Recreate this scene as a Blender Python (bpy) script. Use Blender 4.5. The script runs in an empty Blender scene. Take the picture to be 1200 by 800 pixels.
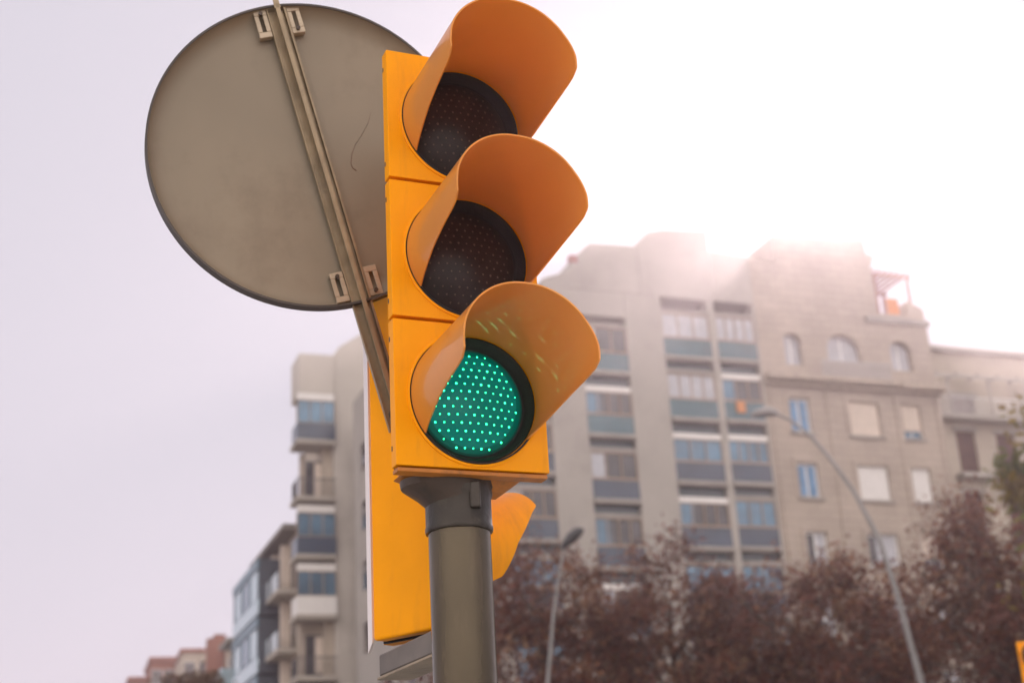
import bpy, bmesh, math, random
from mathutils import Vector, Matrix
R = math.radians
S = bpy.context.scene
COL = S.collection

# ------------------------------------------------------------------ camera
CAM = Vector((0, 0, 1.6))
FPX = 1667.0                                  # focal length in pixels of a 1200 px wide frame (50 mm)
zd = Vector((-250.0, 4400.0, -FPX)).normalized()
th = math.asin(-zd.z)
FW = Vector((0, math.cos(th), math.sin(th)))
ry = -zd.x * FW.z / FW.y
RT = Vector((math.sqrt(1 - ry * ry - zd.x ** 2), ry, zd.x))
UP = RT.cross(FW)
cam = bpy.data.cameras.new('camera')
cam.sensor_width = 36; cam.lens = FPX * 36 / 1200
cam.clip_start = 0.05; cam.clip_end = 6000
cam.dof.use_dof = True; cam.dof.focus_distance = 2.42; cam.dof.aperture_fstop = 4.5
co = bpy.data.objects.new('camera', cam); COL.objects.link(co)
co.matrix_world = Matrix(((RT.x, UP.x, -FW.x, CAM.x), (RT.y, UP.y, -FW.y, CAM.y), (RT.z, UP.z, -FW.z, CAM.z), (0, 0, 0, 1)))
S.camera = co

# ------------------------------------------------------------------ light
HAZE_D, HAZE_G = 0.00112, 0.79
SKY_S, SKY_K, BACK_FILL_K = 0.57, 40.0, 2.65
SUN_AZ, SUN_EL = 12.9, 25.2                    # azimuth clockwise from +Y
W = bpy.data.worlds.new('World'); S.world = W; W.use_nodes = True
nt = W.node_tree; nt.nodes.clear()
sky = nt.nodes.new('ShaderNodeTexSky'); sky.sky_type = 'NISHITA'; sky.sun_disc = False
sky.sun_elevation = R(SUN_EL); sky.sun_rotation = R(SUN_AZ)
sky.air_density = 1.0; sky.dust_density = 2.5; sky.ozone_density = 1.0; sky.altitude = 50
hsv = nt.nodes.new('ShaderNodeHueSaturation'); hsv.inputs['Saturation'].default_value = 0.30
sc_ = nt.nodes.new('ShaderNodeVectorMath'); sc_.operation = 'SCALE'; sc_.inputs['Scale'].default_value = SKY_K
gm = nt.nodes.new('ShaderNodeGamma'); gm.inputs[1].default_value = 0.04          # thin high cloud evens the sky out
tint = nt.nodes.new('ShaderNodeMix'); tint.data_type = 'RGBA'; tint.blend_type = 'MULTIPLY'; tint.inputs[0].default_value = 1
tint.inputs[7].default_value = (0.985, 0.94, 1.05, 1)
# added fill: sky made brighter behind the camera to lift the shaded fronts
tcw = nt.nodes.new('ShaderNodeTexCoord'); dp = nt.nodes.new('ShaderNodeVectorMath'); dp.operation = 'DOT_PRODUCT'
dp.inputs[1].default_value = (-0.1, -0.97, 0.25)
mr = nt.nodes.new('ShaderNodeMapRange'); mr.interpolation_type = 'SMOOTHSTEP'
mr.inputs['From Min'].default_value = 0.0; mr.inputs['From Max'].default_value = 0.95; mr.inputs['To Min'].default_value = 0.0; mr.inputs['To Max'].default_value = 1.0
bc = nt.nodes.new('ShaderNodeMix'); bc.data_type = 'RGBA'; bc.inputs[6].default_value = (1, 1, 1, 1); bc.inputs[7].default_value = (1.05 * BACK_FILL_K, BACK_FILL_K, .84 * BACK_FILL_K, 1)
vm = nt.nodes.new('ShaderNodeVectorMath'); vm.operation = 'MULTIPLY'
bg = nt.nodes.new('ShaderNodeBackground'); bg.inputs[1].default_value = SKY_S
out = nt.nodes.new('ShaderNodeOutputWorld')
L = nt.links.new
L(sky.outputs[0], hsv.inputs['Color']); L(hsv.outputs[0], sc_.inputs[0]); L(sc_.outputs[0], gm.inputs[0]); L(gm.outputs[0], tint.inputs[6])
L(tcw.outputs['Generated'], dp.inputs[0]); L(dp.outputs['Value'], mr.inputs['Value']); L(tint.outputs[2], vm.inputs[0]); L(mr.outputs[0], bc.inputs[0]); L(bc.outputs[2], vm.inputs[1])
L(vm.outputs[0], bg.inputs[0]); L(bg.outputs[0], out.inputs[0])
sl = bpy.data.lights.new('sun', 'SUN'); sl.energy = 4.0; sl.angle = R(0.5); sl.color = (1.0, 0.92, 0.86)
so = bpy.data.objects.new('sun', sl); COL.objects.link(so)
sd = Vector((math.sin(R(SUN_AZ)) * math.cos(R(SUN_EL)), math.cos(R(SUN_AZ)) * math.cos(R(SUN_EL)), math.sin(R(SUN_EL))))
so.rotation_euler = sd.to_track_quat('Z', 'Y').to_euler(); so.location = (0, 0, 60)
S.view_settings.view_transform = 'Standard'; S.view_settings.look = 'None'
S.view_settings.exposure = 0.0; S.view_settings.gamma = 1
S.cycles.max_bounces = 8; S.cycles.volume_bounces = 1
try: S.cycles.use_denoising = True
except Exception: pass

# ------------------------------------------------------------------ materials
MATS = {}
def mat(name, col, rough=0.6, metal=0.0, var=0.0, vscale=3.0, bump=0.0, bscale=20.0, emit=None, estr=0.0,
        trans=None, spec=0.5, dirt=None, dscale=1.5, damt=0.5, coat=0.0, crough=0.1, streak=0.0):
    if name in MATS: return MATS[name]
    m = bpy.data.materials.new(name); m.use_nodes = True
    n = m.node_tree.nodes; l = m.node_tree.links
    p = n['Principled BSDF']
    p.inputs['Roughness'].default_value = rough; p.inputs['Metallic'].default_value = metal
    p.inputs['Specular IOR Level'].default_value = spec
    p.inputs['Coat Weight'].default_value = coat; p.inputs['Coat Roughness'].default_value = crough
    p.inputs['Base Color'].default_value = (*col, 1)
    tc = n.new('ShaderNodeTexCoord')
    src = None
    if var:
        nz = n.new('ShaderNodeTexNoise'); nz.inputs['Scale'].default_value = vscale; nz.inputs['Detail'].default_value = 6
        l.new(tc.outputs['Object'], nz.inputs['Vector'])
        r = n.new('ShaderNodeValToRGB')
        r.color_ramp.elements[0].position = 0.3; r.color_ramp.elements[1].position = 0.7
        r.color_ramp.elements[0].color = (*[max(0, c * (1 - var)) for c in col], 1)
        r.color_ramp.elements[1].color = (*[min(1, c * (1 + var)) for c in col], 1)
        l.new(nz.outputs[0], r.inputs[0]); src = r.outputs[0]
    if dirt:
        nz = n.new('ShaderNodeTexNoise'); nz.inputs['Scale'].default_value = dscale; nz.inputs['Detail'].default_value = 8
        nz.inputs['Roughness'].default_value = 0.7
        if streak:
            mp = n.new('ShaderNodeMapping'); mp.inputs['Scale'].default_value = (streak, streak, 1 / streak); l.new(tc.outputs['Object'], mp.inputs[0]); l.new(mp.outputs[0], nz.inputs['Vector'])
        else: l.new(tc.outputs['Object'], nz.inputs['Vector'])
        r = n.new('ShaderNodeValToRGB'); r.color_ramp.elements[0].position = 0.52; r.color_ramp.elements[1].position = 0.72
        l.new(nz.outputs[0], r.inputs[0])
        ma = n.new('ShaderNodeMath'); ma.operation = 'MULTIPLY'; ma.inputs[1].default_value = damt; l.new(r.outputs[0], ma.inputs[0])
        mx = n.new('ShaderNodeMix'); mx.data_type = 'RGBA'; l.new(ma.outputs[0], mx.inputs[0])
        mx.inputs[7].default_value = (*dirt, 1)
        if src: l.new(src, mx.inputs[6])
        else: mx.inputs[6].default_value = (*col, 1)
        src = mx.outputs[2]
    if src: l.new(src, p.inputs['Base Color'])
    if bump:
        nz = n.new('ShaderNodeTexNoise'); nz.inputs['Scale'].default_value = bscale; nz.inputs['Detail'].default_value = 4
        l.new(tc.outputs['Object'], nz.inputs['Vector'])
        b = n.new('ShaderNodeBump'); b.inputs['Strength'].default_value = bump; b.inputs['Distance'].default_value = 0.02
        l.new(nz.outputs[0], b.inputs['Height']); l.new(b.outputs[0], p.inputs['Normal'])
    if emit:
        p.inputs['Emission Color'].default_value = (*emit, 1); p.inputs['Emission Strength'].default_value = estr
    if trans:
        t = n.new('ShaderNodeBsdfTranslucent'); t.inputs[0].default_value = (*trans[0], 1)
        mx = n.new('ShaderNodeMixShader'); mx.inputs[0].default_value = trans[1]
        o = n['Material Output']; l.new(p.outputs[0], mx.inputs[1]); l.new(t.outputs[0], mx.inputs[2]); l.new(mx.outputs[0], o.inputs[0])
    MATS[name] = m; return m

ORANGE = mat('signal_paint', (0.93, 0.36, 0.0), 0.45, spec=.12, var=0.05, vscale=9, dirt=(0.40, 0.15, 0.03), dscale=9, damt=0.28, streak=2.4, bump=0.03, bscale=60)
VISOR = mat('visor_plastic', (0.78, 0.34, 0.06), 0.36, spec=.2, coat=.5, crough=.07, var=0.05, vscale=6, dirt=(0.5, 0.22, 0.05), dscale=10, damt=0.2, trans=((.98, 0.50, 0.14), 0.26))
GASKET = mat('rubber', (0.009, 0.009, 0.012), 0.55, spec=.3, bump=0.1, bscale=80)
BROWNMETAL = mat('bracket_metal', (0.06, 0.04, 0.028), 0.5, var=0.3, vscale=12, bump=0.15, bscale=40, dirt=(0.03, 0.025, 0.02), dscale=20, damt=0.7)
POLE = mat('pole_paint', (0.085, 0.067, 0.040), 0.25, metal=0.65, var=0.12, vscale=7, dirt=(0.16, 0.12, 0.08), dscale=14, damt=0.45, streak=2.5, bump=0.04, bscale=50, coat=0.15)
STEEL = mat('galvanised_steel', (0.31, 0.24, 0.155), 0.42, metal=0.35, var=0.2, vscale=14, bump=0.08, bscale=60, dirt=(0.2, 0.16, 0.12), dscale=22, damt=0.6)
SIGNBACK = mat('sign_back', (0.24, 0.20, 0.145), 0.5, metal=0.15, var=0.10, vscale=3, dirt=(0.17, 0.13, 0.09), dscale=4, damt=0.6, bump=0.02)
SIGNDARK = mat('sign_rim', (0.07, 0.06, 0.055), 0.6, var=0.2)
SIGNFACE = mat('sign_face', (0.02, 0.10, 0.45), 0.4, var=0.05)
LENSDARK = mat('lens_off', (0.020, 0.013, 0.013), 0.3, var=0.3, vscale=30, spec=0.22)
LENSDOT = mat('lens_off_dots', (0.10, 0.07, 0.06), 0.25, spec=0.8)
LENSGREEN = mat('lens_green', (0.0, 0.04, 0.03), 0.25, spec=.15, emit=(0.0, 0.30, 0.235), estr=0.42)
LENSG2 = mat('lens_green_outer', (0.0, 0.03, 0.024), 0.25, spec=.15, emit=(0.0, 0.30, 0.205), estr=0.24)
LENSG3 = mat('lens_green_edge', (0.0, 0.02, 0.016), 0.3, spec=.15, emit=(0.0, 0.30, 0.205), estr=0.10)
DOTGREEN = mat('led_green', (0.1, 0.6, 0.45), 0.3, emit=(0.015, 1.0, 0.34), estr=5.5)

# ------------------------------------------------------------------ mesh helpers
class MB:
    def __init__(s): s.v = []; s.f = []; s.mi = []
    def add(s, vs, fs, mi=0):
        o = len(s.v); s.v += [tuple(v) for v in vs]
        for f in fs: s.f.append([i + o for i in f]); s.mi.append(mi)
    def box(s, x0, x1, y0, y1, z0, z1, mi=0):
        s.add([(x0, y0, z0), (x1, y0, z0), (x1, y1, z0), (x0, y1, z0), (x0, y0, z1), (x1, y0, z1), (x1, y1, z1), (x0, y1, z1)],
              [(0, 3, 2, 1), (4, 5, 6, 7), (0, 1, 5, 4), (1, 2, 6, 5), (2, 3, 7, 6), (3, 0, 4, 7)], mi)
    def prism(s, pts, y0, y1, mi=0):          # polygon in x,z (counter-clockwise seen from -y), extruded along y
        n = len(pts)
        s.add([(x, y0, z) for x, z in pts] + [(x, y1, z) for x, z in pts],
              [list(range(n)), list(range(2 * n - 1, n - 1, -1))] + [[(i + 1) % n, i, i + n, (i + 1) % n + n] for i in range(n)], mi)
    def tube(s, pts, rad, n=12, mi=0, cap=True):
        pts = [Vector(p) for p in pts]
        if not hasattr(rad, '__len__'): rad = [rad] * len(pts)
        vs = []; 
        for i, p in enumerate(pts):
            a = pts[max(0, i - 1)]; b = pts[min(len(pts) - 1, i + 1)]; d = (b - a).normalized()
            t = Vector((0, 0, 1)) if abs(d.z) < .9 else Vector((1, 0, 0))
            e = d.cross(t).normalized(); g = e.cross(d).normalized()
            vs += [p + (e * math.cos(k * 2 * math.pi / n) + g * math.sin(k * 2 * math.pi / n)) * rad[i] for k in range(n)]
        fs = [[i * n + k, i * n + (k + 1) % n, (i + 1) * n + (k + 1) % n, (i + 1) * n + k] for i in range(len(pts) - 1) for k in range(n)]
        if cap: fs += [list(range(n - 1, -1, -1)), [(len(pts) - 1) * n + k for k in range(n)]]
        s.add(vs, fs, mi)
    def lathe(s, prof, c, axis='z', n=48, mi=0):   # prof: (radius, offset) list
        vs = []
        for r, o in prof:
            for k in range(n):
                a = k * 2 * math.pi / n
                if axis == 'z': vs.append((c[0] + r * math.cos(a), c[1] + r * math.sin(a), c[2] + o))
                else: vs.append((c[0] + r * math.cos(a), c[1] + o, c[2] + r * math.sin(a)))
        fs = [[i * n + k, i * n + (k + 1) % n, (i + 1) * n + (k + 1) % n, (i + 1) * n + k] for i in range(len(prof) - 1) for k in range(n)]
        s.add(vs, fs, mi)
    def build(s, name, m, parent=None, smooth=False, bevel=0.0, seg=2):
        me = bpy.data.meshes.new(name); me.from_pydata(s.v, [], s.f)
        for mm in (m if isinstance(m, (list, tuple)) else [m]): me.materials.append(mm)
        for p, k in zip(me.polygons, s.mi): p.material_index = k
        bm = bmesh.new(); bm.from_mesh(me); bmesh.ops.recalc_face_normals(bm, faces=bm.faces); bm.to_mesh(me); bm.free()
        if smooth:
            for p in me.polygons: p.use_smooth = True
            me.set_sharp_from_angle(angle=R(35))
        o = bpy.data.objects.new(name, me); COL.objects.link(o)
        if parent: o.parent = parent
        if bevel:
            b = o.modifiers.new('bevel', 'BEVEL'); b.width = bevel; b.segments = seg; b.limit_method = 'ANGLE'; b.angle_limit = R(40)
            b.harden_normals = False
        return o
def tag(o, label, cat, group=None, kind=None):
    if label: o['label'] = label
    if cat: o['category'] = cat
    if group: o['group'] = group
    if kind: o['kind'] = kind
    return o
def thing(name, label, cat, loc=(0, 0, 0), rz=0, group=None):
    o = bpy.data.objects.new(name, None); COL.objects.link(o); o.empty_display_size = 0.3
    o.location = loc; o.rotation_euler = (0, 0, rz); return tag(o, label, cat, group)
def bx(name, m, parent, *a, bevel=0):
    b = MB(); b.box(*a); return b.build(name, m, parent, bevel=bevel)
def copy_tree(o, parent=None):
    c = o.copy(); COL.objects.link(c)
    if parent: c.parent = parent
    for ch in o.children: copy_tree(ch, c)
    return c
def facing(a): return R(180 - a)                # local -y looks towards azimuth a
def holes(mb, x0, x1, z0, z1, y0, y1, hs, mi=0):  # a wall with real rectangular openings
    xs = sorted({x0, x1, *[h[0] for h in hs], *[h[1] for h in hs]}); zs = sorted({z0, z1, *[h[2] for h in hs], *[h[3] for h in hs]})
    xs = [x for x in xs if x0 <= x <= x1]; zs = [z for z in zs if z0 <= z <= z1]
    for za, zb in zip(zs, zs[1:]):
        run = None
        for xa, xb in zip(xs, xs[1:]):
            cx, cz = (xa + xb) / 2, (za + zb) / 2
            solid = not any(h[0] < cx < h[1] and h[2] < cz < h[3] for h in hs)
            if solid: run = (run[0], xb) if run else (xa, xb)
            if (not solid or xb == xs[-1]) and run: mb.box(run[0], run[1], y0, y1, za, zb, mi); run = None

# ------------------------------------------------------------------ setting
ASPH = mat('asphalt', (0.06, 0.06, 0.062), 0.85, var=0.25, vscale=1.2, bump=0.3, bscale=60)
def paving():
    m = bpy.data.materials.new('paving'); m.use_nodes = True; n = m.node_tree.nodes; l = m.node_tree.links
    tc = n.new('ShaderNodeTexCoord'); b = n.new('ShaderNodeTexBrick'); b.inputs['Scale'].default_value = 1
    b.inputs['Brick Width'].default_value = .4; b.inputs['Row Height'].default_value = .4; b.inputs['Mortar Size'].default_value = .008
    b.offset = 0; b.inputs['Color1'].default_value = (.42, .40, .37, 1); b.inputs['Color2'].default_value = (.36, .345, .32, 1); b.inputs['Mortar'].default_value = (.14, .13, .12, 1)
    l.new(tc.outputs['Object'], b.inputs['Vector']); l.new(b.outputs[0], n['Principled BSDF'].inputs['Base Color']); n['Principled BSDF'].inputs['Roughness'].default_value = .8
    return m
PAVE = paving()
KERB = mat('kerb_stone', (0.38, 0.37, 0.35), 0.8, var=0.15)
WHITE_LINE = mat('road_paint', (0.78, 0.78, 0.76), 0.6, var=0.08)
def struct(name, m, *a, bevel=0):
    o = bx(name, m, None, *a, bevel=bevel); o['kind'] = 'structure'; return o
struct('ground', mat('earth', (0.20, 0.18, 0.15), 0.9, var=0.3, vscale=.2), -700, 700, -700, 700, -1.0, -0.16)
struct('road', ASPH, -300, 300, 4.36, 46, -0.15, -0.12)
struct('pavement', PAVE, -300, 300, -14, 4.2, -0.15, 0)
struct('kerb', KERB, -300, 300, 4.2, 4.36, -0.15, 0.004, bevel=.01)
struct('pavement', PAVE, -300, 300, 46.16, 58, -0.15, 0)
struct('kerb', KERB, -300, 300, 46, 46.16, -0.15, 0.004, bevel=.01)
b = MB()
for k in range(-40, 41):
    for y in (15, 36): b.box(k * 6, k * 6 + 2.5, y, y + .12, -0.12, -0.116)
for k in range(-7, 8): b.box(k * 1.0, k * 1.0 + .5, 5.2, 9.0, -0.12, -0.116)
b.box(-300, 300, 25.5, 25.65, -0.12, -0.116)
b.build('lane_markings', WHITE_LINE)['kind'] = 'structure'

# ------------------------------------------------------------------ traffic signal head
def visor_len_main(a):
    xs = [0, 60, 84, 96, 102, 107, 112, 122, 127]; ys = [.240, .247, .256, .256, .238, .17, .115, .035, 0]
    for i in range(len(xs) - 1):
        if a <= xs[i + 1]: return ys[i] + (ys[i + 1] - ys[i]) * (a - xs[i]) / (xs[i + 1] - xs[i])
    return 0
def visor(parent, cx, cz, r, fn, amax, tilt=0.0, flare=0.0, m=None):
    NA, NL = 128, 14
    def surf(rr, off):
        vs = []
        for i in range(NA + 1):
            a = -amax + 2 * amax * i / NA; L = max(fn(abs(a)), 0.0015)
            for j in range(NL + 1):
                y = -L * j / NL; rad = rr + flare * (-y) ; 
                vs.append((cx + rad * math.sin(R(a)), y + off, cz + rad * math.cos(R(a)) + tilt * (-y)))
        return vs
    A = surf(r, 0); B = surf(r - .0028, 0); n = len(A); w = NL + 1
    fs = []
    for i in range(NA):
        for j in range(NL):
            q = i * w + j; fs.append([q, q + 1, q + w + 1, q + w]); fs.append([n + q, n + q + w, n + q + w + 1, n + q + 1])
    for i in range(NA):
        q = i * w + NL; fs.append([q, n + q, n + q + w, q + w]); q = i * w; fs.append([q, q + w, n + q + w, n + q])
    for i in (0, NA):
        for j in range(NL): q = i * w + j; fs.append([q, q + 1, n + q + 1, n + q])
    mb = MB(); mb.add(A + B, fs); o = mb.build('visor', m or VISOR, parent, smooth=True)
    return o
def lens(parent, cx, cz, r, lit):
    mb = MB(); prof = [(r * t, .0225 - .019 * (1 - t * t)) for t in [1, .96, .92, .87, .7, .5, .3, .12, .001]]
    mb.lathe(prof, (cx, 0, cz), 'y', 64)
    if lit: mb.mi = [2 if i < 64 * 1 else 1 if i < 64 * 3 else 0 for i in range(len(mb.f))]
    o = mb.build('lens', [LENSGREEN, LENSG2, LENSG3] if lit else LENSDARK, parent, smooth=True)
    if lit: o['label'] = 'lit green lens'
    d = MB(); s = .0147
    rows = int(r / (s * .92)) + 1
    for i in range(-rows, rows + 1):
        for j in range(-rows, rows + 1):
            x = (j + (.5 if i % 2 else 0)) * s; z = i * s * .93
            q = math.hypot(x, z) / r
            if q > .92: continue
            y = .0225 - .019 * (1 - q * q); rr = (.0019 if lit else .0022) * (.8 + .4 * ((i * 7919 + j * 104729) % 97) / 97)
            vs = [(cx + x, y - rr * .7, cz + z)] + [(cx + x + rr * math.cos(k * math.pi / 3), y + .0004, cz + z + rr * math.sin(k * math.pi / 3)) for k in range(6)]
            vs2 = [(cx + x + rr * .6 * math.cos(k * math.pi / 3), y - rr * .55, cz + z + rr * .6 * math.sin(k * math.pi / 3)) for k in range(6)]
            base = vs[1:]; d.add([vs[0]] + vs2 + base, [[0, 1 + k, 1 + (k + 1) % 6] for k in range(6)] + [[1 + k, 7 + k, 7 + (k + 1) % 6, 1 + (k + 1) % 6] for k in range(6)])
    d.build('led_dots' if lit else 'lens_dots', DOTGREEN if lit else LENSDOT, o, smooth=True)
def door_plate(Wd, z0, z1, cx, cz, r, n=96):
    mb = MB(); an = [k * 2 * math.pi / n for k in range(n)] 
    co_ = [math.atan2(z - cz, x - cx) % (2 * math.pi) for x, z in ((0, z0), (Wd, z0), (Wd, z1), (0, z1))]
    an = sorted(set([round(x, 6) for x in an + co_])); N = len(an); ou, inn = [], []
    for t in an:
        c, s_ = math.cos(t), math.sin(t); ks = []
        if c > 1e-9: ks.append((Wd - cx) / c)
        if c < -1e-9: ks.append(-cx / c)
        if s_ > 1e-9: ks.append((z1 - cz) / s_)
        if s_ < -1e-9: ks.append((z0 - cz) / s_)
        k = min(ks); ou.append((cx + c * k, cz + s_ * k)); inn.append((cx + c * r, cz + s_ * r))
    vs = [(x, 0, z) for x, z in ou] + [(x, 0, z) for x, z in inn] + [(x, .026, z) for x, z in ou] + [(x, .026, z) for x, z in inn]
    fs = []
    for i in range(N):
        j = (i + 1) % N
        fs += [[i, j, N + j, N + i], [2 * N + i, 3 * N + i, 3 * N + j, 2 * N + j], [i, 2 * N + i, 2 * N + j, j], [N + i, N + j, 3 * N + j, 3 * N + i]]
    mb.add(vs, fs); return mb
def signal_head(root, Wd, M, dep, ins, rl, cx, vfn, amax, lit=True, tilt=0, flare=0, vm_=None):
    # housing, narrower towards the back
    mb = MB(); H = 3 * M
    y0 = .032; iz = ins * .35
    mb.add([(0.012, y0, .006), (Wd - .012, y0, .006), (Wd - .012, y0, H - .006), (.012, y0, H - .006),
            (ins, dep, iz), (Wd - ins, dep, iz), (Wd - ins, dep, H - iz), (ins, dep, H - iz)],
           [(0, 1, 2, 3), (7, 6, 5, 4), (0, 4, 5, 1), (1, 5, 6, 2), (2, 6, 7, 3), (3, 7, 4, 0)])
    mb.build('housing', ORANGE, root, bevel=.006, seg=3)
    g = MB(); g.box(.006, Wd - .006, .0262, .0325, .003, H - .003); g.build('gasket', GASKET, root)
    for k in range(3):
        z = k * M
        d = door_plate(Wd, z + .0030, z + M - .0030, cx, z + M * .481, rl + .0117).build('door', ORANGE, root, bevel=.003)
        for zz in (.035, M - .035):
            h = MB(); h.tube([(.0014, .020, z + zz - .004), (.0014, .020, z + zz + .004)], .0026, 10); h.build('hinge', BROWNMETAL, d, smooth=True)
        cz = z + M * .481
        r = MB(); r.lathe([(rl + .0125, .001), (rl + .0125, -.0035), (rl + .0155, -.0035), (rl + .0155, .001)], (cx, 0, cz), 'y', 96); r.build('groove', GASKET, d, smooth=True)
        r = MB(); r.lathe([(rl + .0165, .001), (rl + .0165, -.0030), (rl + .0205, -.0022), (rl + .0205, .001)], (cx, 0, cz), 'y', 96); r.build('ring', ORANGE, d, smooth=True)
        r = MB(); r.lathe([(rl + .0112, .0255), (rl + .0112, .003), (rl + .0095, .0015), (rl + .0080, .003), (rl - .001, .022), (rl - .006, .0235)], (cx, 0, cz), 'y', 96); r.build('bezel', GASKET, root, smooth=True)
        visor(root, cx, cz, rl + .0145, vfn, amax, tilt, flare, vm_)
        lens(root, cx, cz, rl - .0045, lit and k == 0)

FR = Vector((-0.1984, 2.2237, 2.237))          # lower left corner of the front head's doors
front = thing('traffic_signal', 'orange three-lamp traffic signal with hooded lamps, green lamp lit, above the pole', 'traffic light', FR, facing(157))
signal_head(front, .271, .262, .135, .045, .0995, .1415, visor_len_main, 127, True, 0, 0.0)
# mounting below the housing
mb = MB()
mb.add([(.028, .034, .008), (.248, .034, .008), (.248, .118, .008), (.028, .118, .008), (.085, .062, -.016), (.210, .055, -.020), (.210, .105, -.020), (.085, .100, -.016)],
       [(0, 3, 2, 1), (4, 5, 6, 7), (0, 1, 5, 4), (1, 2, 6, 5), (2, 3, 7, 6), (3, 0, 4, 7)])
mb.build('mounting_foot', mat('orange_shaded', (0.48, 0.17, 0.02), .5, var=.2, vscale=20, dirt=(.08, .05, .03), dscale=16, damt=.8), front, bevel=.004)  # shade under the housing put into a darker orange, with dirt blotches
bx('door_lip', MATS['orange_shaded'], front, .003, .268, .003, .030, -.0065, .0002, bevel=.001)

# ------------------------------------------------------------------ pole
PX, PY = -0.1067, 2.3500
pole = thing('signal_pole', 'olive brown round steel pole with clamp collar carrying the traffic signals', 'pole', (PX, PY, 0))
mb = MB(); mb.lathe([(.0, 0), (.0526, 0), (.0526, 2.185), (0, 2.19)], (0, 0, 0), 'z', 64); mb.build('shaft', POLE, pole, smooth=True)
mb = MB(); mb.lathe([(.0526, 2.150), (.0565, 2.150), (.0575, 2.153), (.0575, 2.158), (.0562, 2.161), (.0560, 2.205), (.0585, 2.212), (.0585, 2.229), (0, 2.2292)], (0, 0, 0), 'z', 64)
mb.build('collar', mat('collar_metal', (0.036, 0.030, 0.023), .38, metal=.3, var=.35, vscale=16, bump=.2, bscale=30, dirt=(.2, .17, .13), dscale=12, damt=.5), pole, smooth=True)
mb = MB(); mb.box(.022, .040, -.0545, -.040, 2.180, 2.226); mb.build('clamp_lug', MATS['collar_metal'], pole, bevel=.003)
mb = MB(); mb.lathe([(0, 0), (.11, 0), (.11, .015), (.07, .02), (.056, .06), (0, .06)], (0, 0, 0), 'z', 48); mb.build('base_plate', BROWNMETAL, pole, smooth=True)
# saddle casting left of the collar
mb = MB()
def ell(z, rx, ryy, ox): return [(ox + rx * math.cos(k * math.pi / 12), ryy * math.sin(k * math.pi / 12), z) for k in range(24)]
rings = [ell(2.236, .083, .062, -.018), ell(2.224, .081, .061, -.018), ell(2.219, .075, .058, -.016), ell(2.208, .063, .056, -.008), ell(2.198, .056, .054, -.002), ell(2.180, .050, .050, 0)]
vs = sum(rings, [])
mb.add(vs, [[i * 24 + k, i * 24 + (k + 1) % 24, (i + 1) * 24 + (k + 1) % 24, (i + 1) * 24 + k] for i in range(5) for k in range(24)] + [list(range(24))])
sad = mb.build('saddle', BROWNMETAL, pole, smooth=True); sad.rotation_euler = (0, 0, R(23))
# side arm that carries the second head
ARMZ = 1.955

# ------------------------------------------------------------------ second head, seen from behind
def vfn2(a):
    xs = [0, 20, 54, 62, 90, 122, 126]; ys = [.20, .205, .205, .18, .118, .085, 0]
    for i in range(len(xs) - 1):
        if a <= xs[i + 1]: return ys[i] + (ys[i + 1] - ys[i]) * (a - xs[i]) / (xs[i + 1] - xs[i])
    return 0
A2 = 38.0; D2 = 2.60; W2 = .226; DP2 = .066; IN2 = .012
def at(px, py, D):                              # point of the line of sight at horizontal distance D
    v = FW + RT * ((px - 600) / FPX) + UP * ((400 - py) / FPX)
    return CAM + v * (D / math.hypot(v.x, v.y))
q = at(437, 749, D2)
xl = Vector((math.cos(facing(A2)), math.sin(facing(A2)), 0)); yl = Vector((-math.sin(facing(A2)), math.cos(facing(A2)), 0))
# local corner (W2-IN2, DP2, iz) must sit at q
org = q - xl * (W2 - IN2) - yl * DP2 - Vector((0, 0, IN2 * .6))
back = thing('traffic_signal', 'orange traffic signal seen from its plain back, half hidden by pole and round sign', 'traffic light', org, facing(A2))
signal_head(back, W2, .275, DP2, IN2, .085, .113, vfn2, 126, False, .35, 0.0, ORANGE)

sp_ = MB(); z0_, z1_ = 0, .275 * 3
sp_.add([(W2 - IN2 + .0005, DP2 + .001, IN2 * .35 - .002), (W2 - IN2 + .030, DP2 - .018, -.012), (W2 - IN2 + .030, DP2 - .018, z1_), (W2 - IN2 + .0005, DP2 + .001, z1_ - .01),
         (W2 - IN2 + .0005, DP2 - .004, IN2 * .35 - .002), (W2 - IN2 + .028, DP2 - .024, -.012), (W2 - IN2 + .028, DP2 - .024, z1_), (W2 - IN2 + .0005, DP2 - .004, z1_ - .01)],
        [(0, 1, 2, 3), (7, 6, 5, 4), (0, 4, 5, 1), (1, 5, 6, 2), (2, 6, 7, 3), (3, 7, 4, 0)])
sp_.build('edge_trim', mat('pale_trim', (.80, .74, .72), .35), back)
# arm under second head
mb = MB(); e = back.matrix_basis
c2 = org + xl * W2 * .5 + yl * DP2 * .5
mb.add([], [])
p0 = Vector((PX, PY, org.z - .035)); p1 = Vector((c2.x, c2.y, org.z - .035))
dirn = (p1 - p0).normalized(); sdv = Vector((-dirn.y, dirn.x, 0)) * .028
def slab(mb, a, b, s, h0, h1):
    mb.add([a - s + Vector((0, 0, h0)), a + s + Vector((0, 0, h0)), b + s + Vector((0, 0, h0)), b - s + Vector((0, 0, h0)),
            a - s + Vector((0, 0, h1)), a + s + Vector((0, 0, h1)), b + s + Vector((0, 0, h1)), b - s + Vector((0, 0, h1))],
           [(0, 3, 2, 1), (4, 5, 6, 7), (0, 1, 5, 4), (1, 2, 6, 5), (2, 3, 7, 6), (3, 0, 4, 7)])
arm = thing('support_arm', 'short grey metal arm between the pole and the second signal seen from behind', 'bracket', (0, 0, 0))
pa = at(462, 765, D2 + .06); pa.z = org.z - .012
p0 = Vector((PX, PY, pa.z)); dirn = (pa - p0); dirn.z = 0; dirn.normalize(); sdv = Vector((-dirn.y, dirn.x, 0)) * .030
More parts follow.
